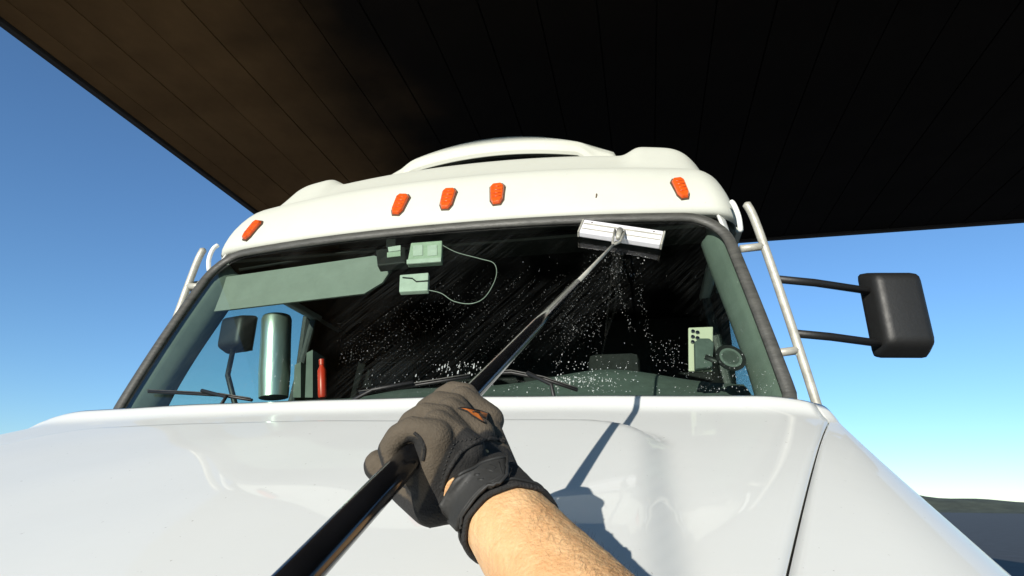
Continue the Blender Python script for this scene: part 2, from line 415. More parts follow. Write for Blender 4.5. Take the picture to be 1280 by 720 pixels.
# nose
def nose_f(u, v):
    hw = seam(YF); x = u*1.2; zt = hoodz(min(abs(x), 1.2), YF)-.004
    return Vector((x, YF+.004-0.05*math.sin(v*math.pi*0.9)*(1-0.5*u*u), zt+(0.95-zt)*v))
grid('nose_panel', nose_f, lin(-1, 1, 41), lin(0, 1, 21), 'paint', truck, thick=0.01)
gr = box('grille', (-0.48, 0.27, 0.72), (0.48, 0.30, 1.22), 'black', truck, bev=0.01)
for k in range(7):
    box('grille_bar', (-0.46, 0.25, 0.77+k*0.063), (0.46, 0.268, 0.795+k*0.063), 'chrome', gr, bev=0.004)
for s in (-1, 1):
    prism('headlight', [Vector((s*0.66, 0.27, 0.78)), Vector((s*1.08, 0.27, 0.84)), Vector((s*1.12, 0.27, 1.12)), Vector((s*0.70, 0.27, 1.00))], (0, .05, 0), 'lamp', truck, bev=0.015)
box('bumper', (-1.18, 0.20, 0.33), (1.18, 0.50, 0.68), 'paint', truck, bev=0.05)
for s in (-1, 1):
    for wy in (1.0, 5.2):
        wh = lathe('tyre', [(-.14, .30), (-.15, .36), (-.15, .46), (-.12, .505), (.12, .505), (.15, .46), (.15, .36), (.14, .30)], (s*1.02, wy, .509), (1, 0, 0), 'tyre', truck, 40)
        lathe('rim', [(-.10, .06), (-.13, .10), (-.06, .27), (-.136, .298), (.10, .298), (.05, .1)], (s*1.02, wy, .509), (s*-1, 0, 0), 'rim', wh, 40)
box('chassis', (-0.45, 0.55, 0.62), (0.45, 6.6, 0.92), 'dark', truck, bev=0.02)

# ---- windshield
WB, WT = 1.162, 1.056
def g_bot(x): return 1.665+0.165*(abs(x)/1.128)**2.4
def g_top(x): return 2.035+0.085*(abs(x)/1.052)**2.2
ZB, ZT = 1.835, 2.612
def G(x, v):
    y = g_bot(x)*(1-v)+g_top(x)*v - 0.012*math.sin(math.pi*v)
    z = ZB+(ZT-ZB)*v + (0.010*(1-(x/1.1)**2))*v
    return Vector((x, y, z))
RT, RB = 0.13, 0.09
def half(v):
    w = WB+(WT-WB)*v; dt = (1-v)*(ZT-ZB); db = v*(ZT-ZB)
    if dt < RT: w -= RT-math.sqrt(max(0, RT*RT-(RT-dt)**2))
    if db < RB: w -= RB-math.sqrt(max(0, RB*RB-(RB-db)**2))
    return w
vs = [0, .004, .012, .025, .045, .07, .1]+lin(.14, .82, 22)+[.85, .88, .91, .94, .96, .975, .988, .996, 1.0]
glass = grid('windshield', lambda u, v: G(u*half(v), v), lin(-1, 1, 61), vs, 'glass', truck)
outline = [G(u*half(1), 1) for u in lin(-1, 1, 60)]
outline += [G(half(v), v) for v in vs[::-1][1:]]
outline += [G(u*half(0), 0) for u in lin(1, -1, 60)[1:]]
outline += [G(-half(v), v) for v in vs[1:-1]]
tube('windshield_gasket', [p+Vector((0, -.004, 0.004)) for p in outline], 0.0205, 'rubber', truck, seg=12, flat=0.62, closed=True)
gbvh = bvh_of(glass)
def onglass(px, py, off=0.0):
    d = ray(px, py).normalized(); h = gbvh.ray_cast(CAM, d)
    if h[0] is None: return None, None
    n = h[1] if h[1].y < 0 else -h[1]
    return h[0]+n*off, n
# cowl between hood and glass
def cowl_f(u, v):
    x = u*1.15; y0 = YR-.03; y1 = g_bot(x)+.05; y = y0+(y1-y0)*v
    return Vector((x, y, 1.825+0.012*v-0.01*u*u))
grid('cowl', cowl_f, lin(-1, 1, 31), lin(0, 1, 6), 'black', truck, thick=0.01)

# ---- roof cap: rows from the gasket to the roof
def sweep(x, c, k, w): return c+k*(abs(x)/w)**2.2
ROWS = [(2.640, 2.032, .10, 1.130), (2.700, 2.042, .10, 1.125), (2.775, 2.062, .105, 1.112), (2.860, 2.095, .125, 1.092), (2.915, 2.135, .14, 1.078), (2.937, 2.172, .15, 1.070), (2.948, 2.20, .155, 1.066),
        (3.00, 2.255, .135, 1.075), (3.08, 2.335, .11, 1.075), (3.14, 2.395, .085, 1.07), (3.172, 2.44, .075, 1.06), (3.186, 2.50, .075, 1.045), (3.19, 2.60, .12, 1.02), (3.20, 3.0, .03, 1.01), (3.21, 3.4, .0, 1.01)]
def roof_pt(j, u):
    z, y, k, w = ROWS[j]; x = u*w
    yy = sweep(x, y, k, w); zz = z
    up = smoothstep((z-2.93)/0.2)
    a = abs(x)
    bump = smoothstep((a-0.70)/0.09)*(1-smoothstep((a-0.92)/0.22))
    zz += up*(-0.048*a*a + 0.050*bump)
    e = max(0, a-0.86)/(w-0.86)
    zz -= up*0.06*e**3
    # outer corner turns back
    c = max(0, a-(w-0.10))/0.10
    yy += 0.06*c**2.5
    return Vector((x, yy, zz))
nu = 97; V = []; Fc = []
us = lin(-1, 1, nu); sub = 3
allrows = []
for j in range(len(ROWS)): allrows.append([roof_pt(j, u) for u in us])
# lower return lip behind gasket
rows = [[p+Vector((0, .05, 0.0)) for p in allrows[0]]]+allrows
# side skirts: drop down at the back of the outer columns
full = []
for r in rows:
    L = r[0]; Rr = r[-1]
    full.append([Vector((-1.142, max(L.y+.25, 2.4), min(L.z, 2.66))), L+Vector((-.006, .06, -.01))]+r+[Rr+Vector((.006, .06, -.01)), Vector((1.142, max(Rr.y+.25, 2.4), min(Rr.z, 2.66)))])
n2 = len(full[0])
for r in full: V += r
for j in range(len(full)-1):
    for i in range(n2-1): Fc.append((j*n2+i, j*n2+i+1, (j+1)*n2+i+1, (j+1)*n2+i))
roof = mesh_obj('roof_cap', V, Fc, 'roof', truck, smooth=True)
ss = roof.modifiers.new('sub', 'SUBSURF'); ss.levels = 1; ss.render_levels = 1

# ---- upper roof fairing with the dark slot under its lip
def zl(x): return 3.392-0.11*x*x
def zt(x): return 3.565-0.27*x*x
HWm = 0.705
def fair_f(u, v):
    x = u*HWm
    keys = [(2.735, 0.0, .012), (2.722, 0.12, 0), (2.722, .35, 0), (2.745, .68, 0), (2.80, .93, 0), (2.86, 1.0, 0), (3.05, 1.03, 0), (3.6, 1.05, 0), (5.2, 1.05, 0)]
    n = len(keys)-1; f = v*n; i = min(int(f), n-1); t = f-i
    y = keys[i][0]*(1-t)+keys[i+1][0]*t; h = keys[i][1]*(1-t)+keys[i+1][1]*t
    drop = smoothstep((abs(x)-0.47)/0.12)*0.10
    lo = zl(x)-drop; hi = zt(x)
    edge = smoothstep((abs(u)-.94)/.06)
    z = lo+(hi-lo)*h - edge*0.10*h
    return Vector((x, y+0.10*(x/HWm)**2, z))
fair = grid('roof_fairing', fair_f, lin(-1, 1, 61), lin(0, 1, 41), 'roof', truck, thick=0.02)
for s in (-1, 1):
    prism('fairing_side', [Vector((s*(HWm-.012), 2.86, 3.15)), Vector((s*(HWm-.012), 2.86, 3.37)), Vector((s*(HWm-.012), 3.05, 3.41)), Vector((s*(HWm-.012), 5.2, 3.41)), Vector((s*(HWm-.012), 5.2, 3.15))], (s*.009, 0, 0), 'roof', fair)
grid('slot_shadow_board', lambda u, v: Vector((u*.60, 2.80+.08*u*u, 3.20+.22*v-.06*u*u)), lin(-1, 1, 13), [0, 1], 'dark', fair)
for (px, py) in [(671, 179), (537, 194)]:
    p = atY(px, py, 2.80); lathe('rivet', [(-.02, .008), (.0, .008), (.006, .005)], p, (0, -1, .5), 'bezel', fair, 10)

# ---- marker lights
rbvh = bvh_of(roof)
h_ = rbvh.ray_cast(CAM, ray(745, 245).normalized())[0]
tube('chip_mark', [h_+Vector((0, -.001, -.009)), h_+Vector((.003, -.001, .009))], 0.0028, 'bezel', roof, seg=6)
for (px, py, lean) in [(316, 288, 19), (500.5, 256, 9), (560, 249, 4), (621.5, 243, -3), (850.5, 236, -9)]:
    d = ray(px, py).normalized(); h = rbvh.ray_cast(CAM, d); p, n = h[0], h[1]
    if n.y > 0: n = -n
    ups = (Vector((0, 0, 1))-n*n.z).normalized(); sd_ = ups.cross(n).normalized()
    a = rad(lean); ux = sd_ if sd_.x > 0 else -sd_
    up2 = (ups*math.cos(a)+ux*math.sin(a)).normalized(); sx = n.cross(up2).normalized()
    K = 0.86 if abs(px-583) > 200 else 1.0
    shape = [(x*K, y) for x, y in [(-.018, .055), (.018, .055), (.030, .040), (.027, -.034), (.015, -.058), (-.015, -.058), (-.027, -.034), (-.030, .040)]]
    lt = mesh_obj('marker_light', *((lambda P_: (P_[0], P_[1]))((
        [p+n*(-.012)+sx*x*1.10+up2*y*1.06 for x, y in shape]+[p+n*.003+sx*x*1.10+up2*y*1.06 for x, y in shape],
        [tuple(range(8)), tuple(range(8, 16))]+[(i, (i+1) % 8, 8+(i+1) % 8, 8+i) for i in range(8)]))), 'bezel', truck)
    bm = bmesh.new()
    A = [bm.verts.new(p+n*.0035+sx*x+up2*y) for x, y in shape]; B = [bm.verts.new(p+n*.017+sx*x*.84+up2*y*.89) for x, y in shape]
    bm.faces.new(A); bm.faces.new(B)
    for i in range(8): bm.faces.new((A[i], A[(i+1) % 8], B[(i+1) % 8], B[i]))
    bmesh.ops.recalc_face_normals(bm, faces=bm.faces); bevelled(bm, .004)
    from_bm('lens', bm, 'amber', lt)
    for q_ in (-.026, -.008, .010, .028):
        tube('rib', [p+n*.0168+sx*(-.019*K)+up2*q_, p+n*.0182+up2*q_, p+n*.0168+sx*(.019*K)+up2*q_], .0021, 'amber', lt, seg=6)

# ---- cab sides, doors, sleeper
def sx_(z): return 1.182-0.095*smoothstep((z-1.9)/0.75)
def side_prism(name, poly, s, m, parent, t=0.045, out=0.0):
    bm = bmesh.new(); a = [bm.verts.new((s*(sx_(z)+out), y, z)) for y, z in poly]; b = [bm.verts.new((s*(sx_(z)+out-t), y, z)) for y, z in poly]
    bm.faces.new(a); bm.faces.new(b[::-1]); n = len(poly)
    for i in range(n): bm.faces.new((a[i], b[i], b[(i+1) % n], a[(i+1) % n]))
    bmesh.ops.recalc_face_normals(bm, faces=bm.faces); bevelled(bm, .006, 1)
    return from_bm(name, bm, m, parent)
YB = 3.02
for s in (-1, 1):
    # pillar skin running from the gasket back to the door
    def pil_f(u, v, s=s):
        e = G(half(v)*1.0, v); w = WB+(WT-WB)*v
        e = G(w, v); b = Vector((sx_(e.z)+.004, e.y+.115, e.z))
        q = e.lerp(b, u); q.x += 0.014*math.sin(math.pi*u); q.x = q.x*s
        return q
    grid('pillar', pil_f, lin(0, 1, 9), lin(-.25, 1.03, 24), 'paint', truck, thick=0.008)
    def trim_f(u, v, s=s):
        w = WB+(WT-WB)*v; e = G(w-.012, v)+Vector((0, .02, 0)); b = Vector((sx_(e.z)-.052, e.y+.17, e.z))
        q = e.lerp(b, u); q.x -= 0.055*math.sin(math.pi*min(1, u*1.1)); q.x *= s; return q
    grid('pillar_trim', trim_f, lin(0, 1, 9), lin(.0, 1.0, 20), 'trim', truck, thick=0.006)
    door = side_prism('door', [(1.86, 1.05), (2.99, 1.05), (2.99, 1.93), (1.90, 1.93)], s, 'paint', truck)
    side_prism('window_frame', [(1.905, 1.932), (1.985, 1.932), (2.235, 2.575), (2.99, 2.575), (2.99, 2.63), (2.19, 2.63)], s, 'paint', door)
    side_prism('window_post', [(2.93, 1.932), (2.99, 1.932), (2.99, 2.574), (2.93, 2.574)], s, 'black', door)
    side_prism('door_window', [(1.96, 1.92), (2.95, 1.92), (2.95, 2.585), (2.215, 2.585)], s, 'sideglass', door, t=0.004, out=-.02)
    box('door_handle', (s*1.162-.012, 2.78, 1.72), (s*1.162+.012, 2.93, 1.76), 'black', door, bev=.004)
    box('sleeper_side', (s*1.155-.02, YB+.05, .95), (s*1.155+.02, 5.6, 3.02), 'paint', truck, bev=.012)
    box('cab_seal', (s*1.150-.026, YB-.024, .96), (s*1.150+.026, YB+.046, 2.62), 'black', truck, bev=.004)
    prism('roof_side', [Vector((s*1.14, 2.30, 2.632)), Vector((s*1.14, YB-.021, 2.632)), Vector((s*1.02, YB-.021, 3.1)), Vector((s*1.02, 2.75, 3.1))], (s*.02, 0, 0), 'roof', truck)
box('sleeper_rear', (-1.15, 5.58, .95), (1.15, 5.62, 3.1), 'paint', truck, bev=.01)
box('sleeper_roof', (-1.15, 3.05, 3.03), (1.15, 5.578, 3.14), 'roof', truck, bev=.03)
# ---- cab inside
box('cab_floor', (-1.10, 1.75, 1.05), (1.10, 5.5, 1.1), 'dark', truck)
box('sleeper_curtain', (-1.13, 3.35, 1.1), (1.13, 3.40, 2.62), 'curtain', truck)
box('headliner', (-1.07, 2.16, 2.605), (1.07, 3.36, 2.625), 'blackout', truck)
prism('header_trim', [Vector((-1.0, 2.12, 2.615)), Vector((-1.0, 2.10, 2.575)), Vector((-1.0, 2.18, 2.545)), Vector((-1.0, 2.30, 2.60))], (2.0, 0, 0), 'blackout', truck)
prof_d = [(1.72, 1.83), (1.76, 1.872), (1.86, 1.905), (1.96, 1.945), (2.05, 1.985), (2.12, 2.008), (2.17, 2.0), (2.19, 1.9), (2.20, 1.5), (2.2, 1.1)]
def dash_f(u, v):
    f = v*(len(prof_d)-1); i = min(int(f), len(prof_d)-2); t = f-i
    y = prof_d[i][0]*(1-t)+prof_d[i+1][0]*t; z = prof_d[i][1]*(1-t)+prof_d[i+1][1]*t
    x = u*1.085
    y += 0.15*abs(u)**2.4*(1-v*.6)
    z += 0.055*math.exp(-((x-.62)/.26)**2)*smoothstep((v-.15)/.3) - .03*smoothstep((-.1-x)/.3)*smoothstep((v-.2)/.3)
    return Vector((x, y, z))
grid('dashboard', dash_f, lin(-1, 1, 81), lin(0, 1, 46), 'dash', truck)
# steering wheel
sw_c = Vector((.60, 2.36, 1.90)); ax = Vector((0, .55, .83)).normalized(); s1 = Vector((1, 0, 0)); s2 = ax.cross(s1)
sw = tube('steering_wheel', [sw_c+(s1*math.cos(a)+s2*math.sin(a))*.22 for a in lin(0, 2*math.pi, 41)[:-1]], .014, 'black', truck, closed=True)
for a in (0, math.pi, -math.pi/2 if s2.z > 0 else math.pi/2):
    tube('spoke', [sw_c, sw_c+(s1*math.cos(a)+s2*math.sin(a))*.215], .012, 'black', sw)
lathe('hub', [(-.03, .03), (-.02, .07), (.02, .06), (.03, .02)], sw_c, ax, 'black', sw)
tube('column', [sw_c, sw_c+Vector((0, -.2, -.3))], .03, 'black', sw)
for s in (-1, 1):
    st = box('seat', (s*.6-.24, 2.55, 1.45), (s*.6+.24, 3.05, 1.60), 'seat', truck, bev=.04)
    box('backrest', (s*.6-.23, 3.0, 1.55), (s*.6+.23, 3.14, 2.15), 'seat', st, bev=.05)
    box('headrest', (s*.6-.13, 3.02, 2.17), (s*.6+.13, 3.12, 2.34), 'seat', st, bev=.04)
    box('pedestal', (s*.6-.18, 2.6, 1.1), (s*.6+.18, 3.0, 1.45), 'dark', st, bev=.02)
# passenger visor hanging down behind the glass, driver's visor folded up
vp = [atY(x, y, Y) for x, y, Y in [(238, 352, 2.135), (468, 319, 2.09), (486, 327, 2.085), (489, 337, 2.08), (478, 353, 2.06), (455, 367, 2.05), (236, 393, 2.095)]]
vis = prism('sun_visor', vp, (0, .016, 0), 'visor', truck, bev=.005)
tube('visor_hinge', [atY(300, 337, 2.14), atY(360, 327, 2.12), atY(470, 310, 2.11)], .008, 'black', vis)
dv = prism('sun_visor', [Vector((.26, 2.17, 2.588)), Vector((.92, 2.17, 2.588)), Vector((.90, 2.36, 2.566)), Vector((.28, 2.36, 2.566))], (0, .003, .012), 'blackout', truck, bev=.003)
box('mirror_strip', (.285, 2.150, 2.568), (.43, 2.160, 2.586), 'visor', dv, bev=.002)
for s in (-1, 1):
    box('pillar_liner', (s*1.118-.014, 2.96, 1.1), (s*1.118+.014, 3.345, 2.60), 'dark', truck, bev=.006)

# ---- wipers
def wiper(pts, arm, park):
    bl = [onglass(x, y, o)[0] for x, y, o in pts]
    w = tube('wiper', bl, .0055, 'black', truck, seg=6)
    tube('spine', [p+Vector((0, -.010, .005)) for p in bl], .0020, 'rubber', w, seg=6)
    a = [onglass(x, y, o)[0] for x, y, o in arm[:-1]]+[arm[-1]]
    tube('arm', a, .006, 'black', w, seg=8)
wiper([(452, 495, .014), (500, 488, .014), (545, 481, .014), (588, 474, .014)], [(520, 485, .03), (470, 494, .03), Vector((-.20, 1.655, 1.845))], 0)
wiper([(612, 470, .014), (640, 469, .014), (680, 477, .014), (722, 491, .014)], [(660, 473, .03), (690, 488, .03), Vector((.50, 1.655, 1.845))], 0)
wiper([(190, 492, .014), (230, 494, .014), (280, 497, .014), (318, 503, .014)], [(260, 494, .03), (290, 502, .03), Vector((-.60, 1.675, 1.845))], 0)

# ---- mirror bars and mirrors
for s in (-1, 1):
    bar = [Vector((s*a, 2.11, z)) for a, z in [(1.150, 2.665), (1.172, 2.60), (1.205, 2.42), (1.238, 2.22), (1.272, 2.0), (1.30, 1.80), (1.31, 1.70), (1.285, 1.64)]]
    fr_ = tube('mirror_bracket', smooth_path(bar, 5), [0.005]+[.0155]*(5*7), 'bar', truck, seg=12)
    for (bx, bz) in [(1.192, 2.485), (1.252, 2.10), (1.29, 1.72)]:
        tube('standoff', [Vector((s*bx, 2.11, bz)), Vector((s*(sx_(bz)+.01), 2.09, bz-.012))], .014, 'bar', fr_, seg=10)
    fin = [Vector((s*1.106, 2.14, 2.69)), Vector((s*1.112, 2.12, 2.66)), Vector((s*1.122, 2.12, 2.61)), Vector((s*1.126, 2.14, 2.56))]
    tube('drip_rail', smooth_path(fin, 5), [.004]+[.010]*14+[.004], 'paint', truck, seg=8)
def mirror(c, m_, yaw, hs=1.0):
    R_ = Matrix.Translation(Vector(c)) @ Matrix.Rotation(yaw, 4, 'Z')
    bm = bmesh.new(); bmesh.ops.create_cube(bm, size=1)
    for v in bm.verts:
        f = 1.0 if v.co.y > 0 else .78
        v.co = Vector((v.co.x*.21*f, v.co.y*.10, v.co.z*.34*f*hs))
    bevelled(bm, .03, 3)
    for v in bm.verts: v.co = R_ @ v.co
    mo = from_bm('mirror', bm, m_, truck, True)
    box('mirror_glass', (-.085, .0502, -.15*hs), (.085, .054, .15*hs), 'chrome', mo, mtx=R_)
    return mo
ml = mirror((-1.40, 2.74, 2.455), 'black', rad(-14), .62)
tube('mirror_arm', [Vector((-1.40, 2.74, 2.40)), Vector((-1.39, 2.72, 2.22)), Vector((-1.16, 2.62, 1.88))], .014, 'black', ml)
mr_ = mirror((1.66, 2.32, 2.28), 'black', rad(10))
tube('mirror_arm', [Vector((1.60, 2.32, 2.36)), Vector((1.36, 2.18, 2.36)), Vector((1.215, 2.115, 2.36))], .014, 'black', mr_)
tube('mirror_arm', [Vector((1.60, 2.32, 2.16)), Vector((1.38, 2.18, 2.16)), Vector((1.25, 2.115, 2.16))], .014, 'black', mr_)

# ---- water on the glass
WV = []; WF = []
down = (G(0, 0)-G(0, 1)).normalized()
def bead(px, py, r, el=1.0, ang=0.0):
    r *= .34+.62*random.random()**2.2
    p, n = onglass(px, py, 0.0006)
    if p is None: return
    dn = (down-n*down.dot(n)).normalized(); sd2 = n.cross(dn)
    c, s = math.cos(ang), math.sin(ang); a1 = dn*c+sd2*s; a2 = -dn*s+sd2*c
    o = len(WV)
    for k in range(6):
        t = k*math.pi/3; WV.append(p+a1*(math.cos(t)*r*el)+a2*(math.sin(t)*r))
    WV.append(p+n*r*.45)
    for k in range(6): WF.append((o+k, o+(k+1) % 6, o+6))
U = random.uniform
def clus(n, x0, x1, y0, y1, r0, r1, el=(1, 1.3), bias=1.0, ang=0):
    for _ in range(n):
        bead(U(x0, x1), y0+(y1-y0)*(1-random.random()**bias), U(r0, r1), U(*el), ang)
clus(70, 540, 612, 452, 482, .0012, .0034, (1, 3.2))
clus(34, 545, 602, 455, 464, .0016, .0034, (1.5, 4))
clus(60, 455, 620, 468, 486, .001, .0026, (1, 2.6))
clus(110, 690, 800, 452, 478, .0012, .0032, (1, 1.6))
clus(90, 692, 770, 472, 484, .0012, .003, (1, 2.6))
clus(60, 728, 812, 316, 330, .0008, .0022, (1, 2.4))
clus(160, 470, 960, 482, 491, .001, .0024, (1, 1.8))
clus(100, 700, 752, 395, 455, .0008, .0020, bias=.6)
clus(70, 812, 850, 425, 455, .0008, .0021)
clus(40, 820, 870, 452, 472, .001, .002)
clus(70, 880, 935, 442, 475, .001, .0024)
clus(80, 860, 990, 462, 488, .0008, .0016)
clus(60, 330, 372, 440, 490, .0008, .0018, (1, 2))
clus(60, 282, 330, 450, 492, .0008, .0016)
clus(70, 420, 560, 400, 470, .0006, .0013)
clus(60, 620, 800, 320, 470, .0006, .0013)
clus(40, 830, 950, 330, 430, .0006, .0012)
for k in range(70):   # two broken trails under the squeegee
    t = random.random(); bead(768+22*t+random.gauss(0, 2.0), 342+72*t, U(.0008, .0018)); bead(795+15*t+random.gauss(0, 2.6), 338+85*t, U(.0008, .002))
    bead(772+random.gauss(0, 8), 338+random.gauss(0, 4), U(.0008, .0017))
# fan of fine parallel wiping ridges
def ridge(x0, y0, x1, y1, n, r, j=1.0):
    ang = math.atan2(x0-x1, y1-y0)
    for i in range(n):
        t = (i+random.random())/n
        if random.random() < .35: continue
        bead(x0+(x1-x0)*t+random.gauss(0, j*.4), y0+(y1-y0)*t, r*U(.6, 1.25), U(1.2, 2.6), -ang)
for k in range(22):
    x = 424+k*4.2; top = 428-k*2.6+U(-2, 2); ridge(x+7, top, x, 455-k*.5, 12, .0010)
for k in range(30):
    x = 560+k*7.0; ridge(x+52+U(-6, 6), 330+U(-6, 20), x-44+U(-12, 4), 462-U(0, 30), 34, .00085)
for k in range(16):
    x = 700+k*4.5; ridge(x+24, 332+U(0, 10), x-30, 440-U(0, 40), 30, .0008)
for k in range(14):
    x = 492+k*5.0; ridge(x+60, 352+U(-8, 8), x, 415+U(-8, 6), 18, .0008)
ridge(515, 372, 470, 402, 26, .0012, 2); ridge(722, 400, 692, 468, 40, .0012, 1.2)
for x0 in (697, 716, 741): ridge(x0+2, 474, x0, 491, 16, .0016, 1.5)
for _ in range(60): bead(U(700, 742), 474+3*math.sin(_), U(.001, .0022), 1.4)
wd = mesh_obj('water_drops', WV, WF, 'water', glass, smooth=True); wd['kind'] = 'stuff'

# ================================================================== things in the cab
# rolled sunshade
b0 = atY(342, 497, 2.20); t0 = atY(346, 396, 2.20)
axs = (t0-b0); L = axs.length
shade = tag(lathe('rolled_sunshade', [(0, .058), (L*.3, .063), (L*.7, .061), (L*.96, .062), (L, .057), (L, .035), (L-.03, .03)], b0, axs, 'foil', None, 28), 'shiny silver rolled sunshade standing on the dashboard by the passenger window', 'sunshade')
# paper sleeves + red bottle on passenger side
for i, (x0, x1, y0, Yd, lab) in enumerate([(366, 376, 452, 2.16, 'narrow pale folder standing upright beside the silver rolled sunshade'), (381, 391, 437, 2.15, 'taller pale folder standing upright next to the red bottle')]):
    a, b, c, d = atY(x0, 497, Yd), atY(x1, 497, Yd), atY(x1, y0, Yd), atY(x0+2, y0+4, Yd)
    o = prism('folder', [a, b, c, d], (-.02, .14, 0), 'trim', None, bev=.002); tag(o, lab, 'folder', 'folders on the passenger dash')
b1 = atY(403, 497, 2.13); t1 = atY(402, 449, 2.13); L1 = (t1-b1).length
bt = empty('red_bottle', b1, 'small red plastic bottle standing on the dash beside the pale folders', 'bottle')
lathe('body', [(0, .014), (.01, .017), (L1*.70, .017), (L1*.82, .009), (L1*.84, .009)], b1, t1-b1, 'red', bt, 18)
lathe('cap', [(L1*.845, .011), (L1*.99, .011), (L1, .009)], b1, t1-b1, 'red', bt, 14)
# gadgets stuck to the glass
def inside(px, py, off): 
    p, n = onglass(px, py); return p-n*off
def slab(name, quad, off, th, m, parent=None, bev=.004):
    q = [inside(x, y, off) for x, y in quad]; n = onglass(*quad[0])[1]
    return prism(name, q, -n*th, m, parent, bev)
dc = empty('dash_camera', inside(487, 318, .02), 'black dash camera with small bright screen stuck beside the sun visor', 'camera')
slab('housing', [(468, 309), (505, 305), (506, 325), (470, 329)], .012, .035, 'black', dc, .006)
slab('screen', [(484, 307), (500, 305), (500, 311), (485, 313)], .006, .004, 'pale', dc, .001)
slab('status_strip', [(483, 314), (500, 312), (500, 318), (483, 320)], .006, .004, 'palegreen', dc, .001)
slab('mount', [(482, 298), (494, 297), (494, 306), (482, 308)], .004, .02, 'black', dc, .003)
tr_ = empty('toll_transponder', inside(530, 314, .01), 'pale green square toll transponder stuck high on the windshield', 'transponder')
slab('case', [(513, 302), (552, 299), (551, 325), (508, 328)], .006, .022, 'palegreen', tr_, .004)
for cx_ in (522, 540):
    slab('raised_pad', [(cx_-6, 306), (cx_+6, 305), (cx_+6, 318), (cx_-6, 319)], .003, .003, 'pale', tr_, .001)
slab('lower_rim', [(508, 324), (551, 321), (551, 326), (508, 329)], .002, .006, 'pale', tr_, .001)
t2 = empty('weigh_station_pass', inside(516, 350, .01), 'white bypass transponder with dark zigzag slot below the pale green one', 'transponder')
slab('case', [(499, 342), (535, 339), (534, 361), (498, 363)], .006, .02, 'pale', t2, .004)
zz = [inside(x, y, .004) for x, y in [(503, 346), (515, 347), (520, 351), (535, 350)]]
tube('slot', zz, .0028, 'black', t2, seg=6)
cab_ = tag(tube('charging_cable', smooth_path([inside(x, y, .014) for x, y in [(552, 303), (570, 312), (600, 320), (617, 326), (619, 343), (606, 367), (588, 376), (566, 373), (550, 363), (533, 359)]], 6), .0016, 'cable', None, seg=6), 'thin grey cable looping from the white transponder across the windshield', 'cable')
# phone and its suction mount
ph = empty('phone', inside(880, 425, .04), 'cream smartphone showing its camera lenses clamped behind the windshield', 'phone')
slab('phone_body', [(865, 397), (897, 396), (897, 452), (866, 452)], .05, .008, 'phone', ph, .004)
for (lx, ly) in [(870.5, 402.5), (870.5, 409.5), (870.5, 416), (876.5, 404), (876.5, 411)]:
    p = inside(lx, ly, .049); n = onglass(lx, ly)[1]
    lathe('camera_lens', [(-.002, .0062), (.004, .0062), (.005, .0045)], p, n, 'lens', ph, 14)
mt = empty('phone_mount', inside(905, 445, .01), 'black suction cup phone mount pressed on the lower windshield corner', 'phone mount')
slab('bracket', [(871, 420), (877, 416), (890, 416), (896, 422), (894, 452), (872, 455)], .026, .02, 'dash', mt, .006)
tube('arm', [inside(884, 440, .03), inside(900, 446, .03), inside(912, 446, .02)], .011, 'black', mt)
p, n = onglass(914, 446); lathe('suction_cup', [(-.004, .046), (-.010, .044), (-.022, .03), (-.03, .022), (-.04, .02)], p, n, 'black', mt, 28)
lathe('cup_ring', [(-.0035, .034), (-.0030, .030), (-.0035, .026)], p, n, 'trim', mt, 28)

# ================================================================== squeegee
HT = P(774, 298, 1.985)
PH = P(562, 520, .535); PL = P(374, 720, .29)
sq = empty('window_squeegee', PL, 'long black pole window squeegee with white head pressed on the wet windshield', 'squeegee')
dirp = (PH-PL).normalized(); PE = PL-dirp*.17
RP = .0098
tube('pole', [PE, PL, PL.lerp(PH, .5), PH, PH.lerp(HT, .22), PH.lerp(HT, .45)], [RP, RP, RP, RP, RP*.92, RP*.72], 'pole', sq, seg=20)
tube('upper_pole', [PH.lerp(HT, .445), PH.lerp(HT, .93)], [.0046, .0036], 'bar', sq, seg=14)
tube('grip', [PE-dirp*.002, PE+dirp*.06], .0125, 'gloveb', sq, seg=16)
# fork and head
ql = PH.lerp(HT, .88); hn = onglass(776, 296)[1]
lft, rgt = onglass(728, 291, .028)[0], onglass(826, 306, .028)[0]
hx = (rgt-lft).normalized(); hu = hn.cross(hx).normalized(); hu = hu if hu.z > 0 else -hu
hc = (lft+rgt)/2
for s in (-1, 1):
    tube('fork', [ql, ql.lerp(HT, .5)+hx*s*.012, hc+hx*(s*.018-.005)-hu*.004+hn*.012], .0042, 'bar', sq, seg=8)
tube('socket', [hc-hx*.005+hn*.01, ql.lerp(hc, .55)], [.012, .008], 'bar', sq, seg=12)
Lh = (rgt-lft).length/2
def hbox(name, a0, a1, u0, u1, n0, n1, m, parent=sq, bev=.003):
    bm = bmesh.new()
    bmesh.ops.create_cube(bm, size=1)
    for v in bm.verts:
        v.co = hc+hx*((a0+a1)/2+v.co.x*(a1-a0))+hu*((u0+u1)/2+v.co.y*(u1-u0))+hn*((n0+n1)/2+v.co.z*(n1-n0))
    bmesh.ops.recalc_face_normals(bm, faces=bm.faces)
    if bev: bevelled(bm, bev)
    return from_bm(name, bm, m, parent)
hd = hbox('head', -Lh, Lh, -.043, .033, -.014, .010, 'white', sq, .004)
hbox('channel', -Lh+.004, Lh-.004, .004, .010, .0102, .0135, 'bar', hd, .001)
hbox('channel', -Lh+.004, Lh-.004, -.024, -.019, .0102, .013, 'bar', hd, .001)
hbox('rubber_blade', -Lh-.004, Lh+.004, .034, .050, -.024, -.002, 'gloveb', sq, .002)
hbox('end_cap', -Lh-.007, -Lh-.0005, -.043, .034, -.015, .011, 'bar', sq, .002)
hbox('end_cap', Lh+.0005, Lh+.007, -.043, .034, -.015, .011, 'bar', sq, .002)
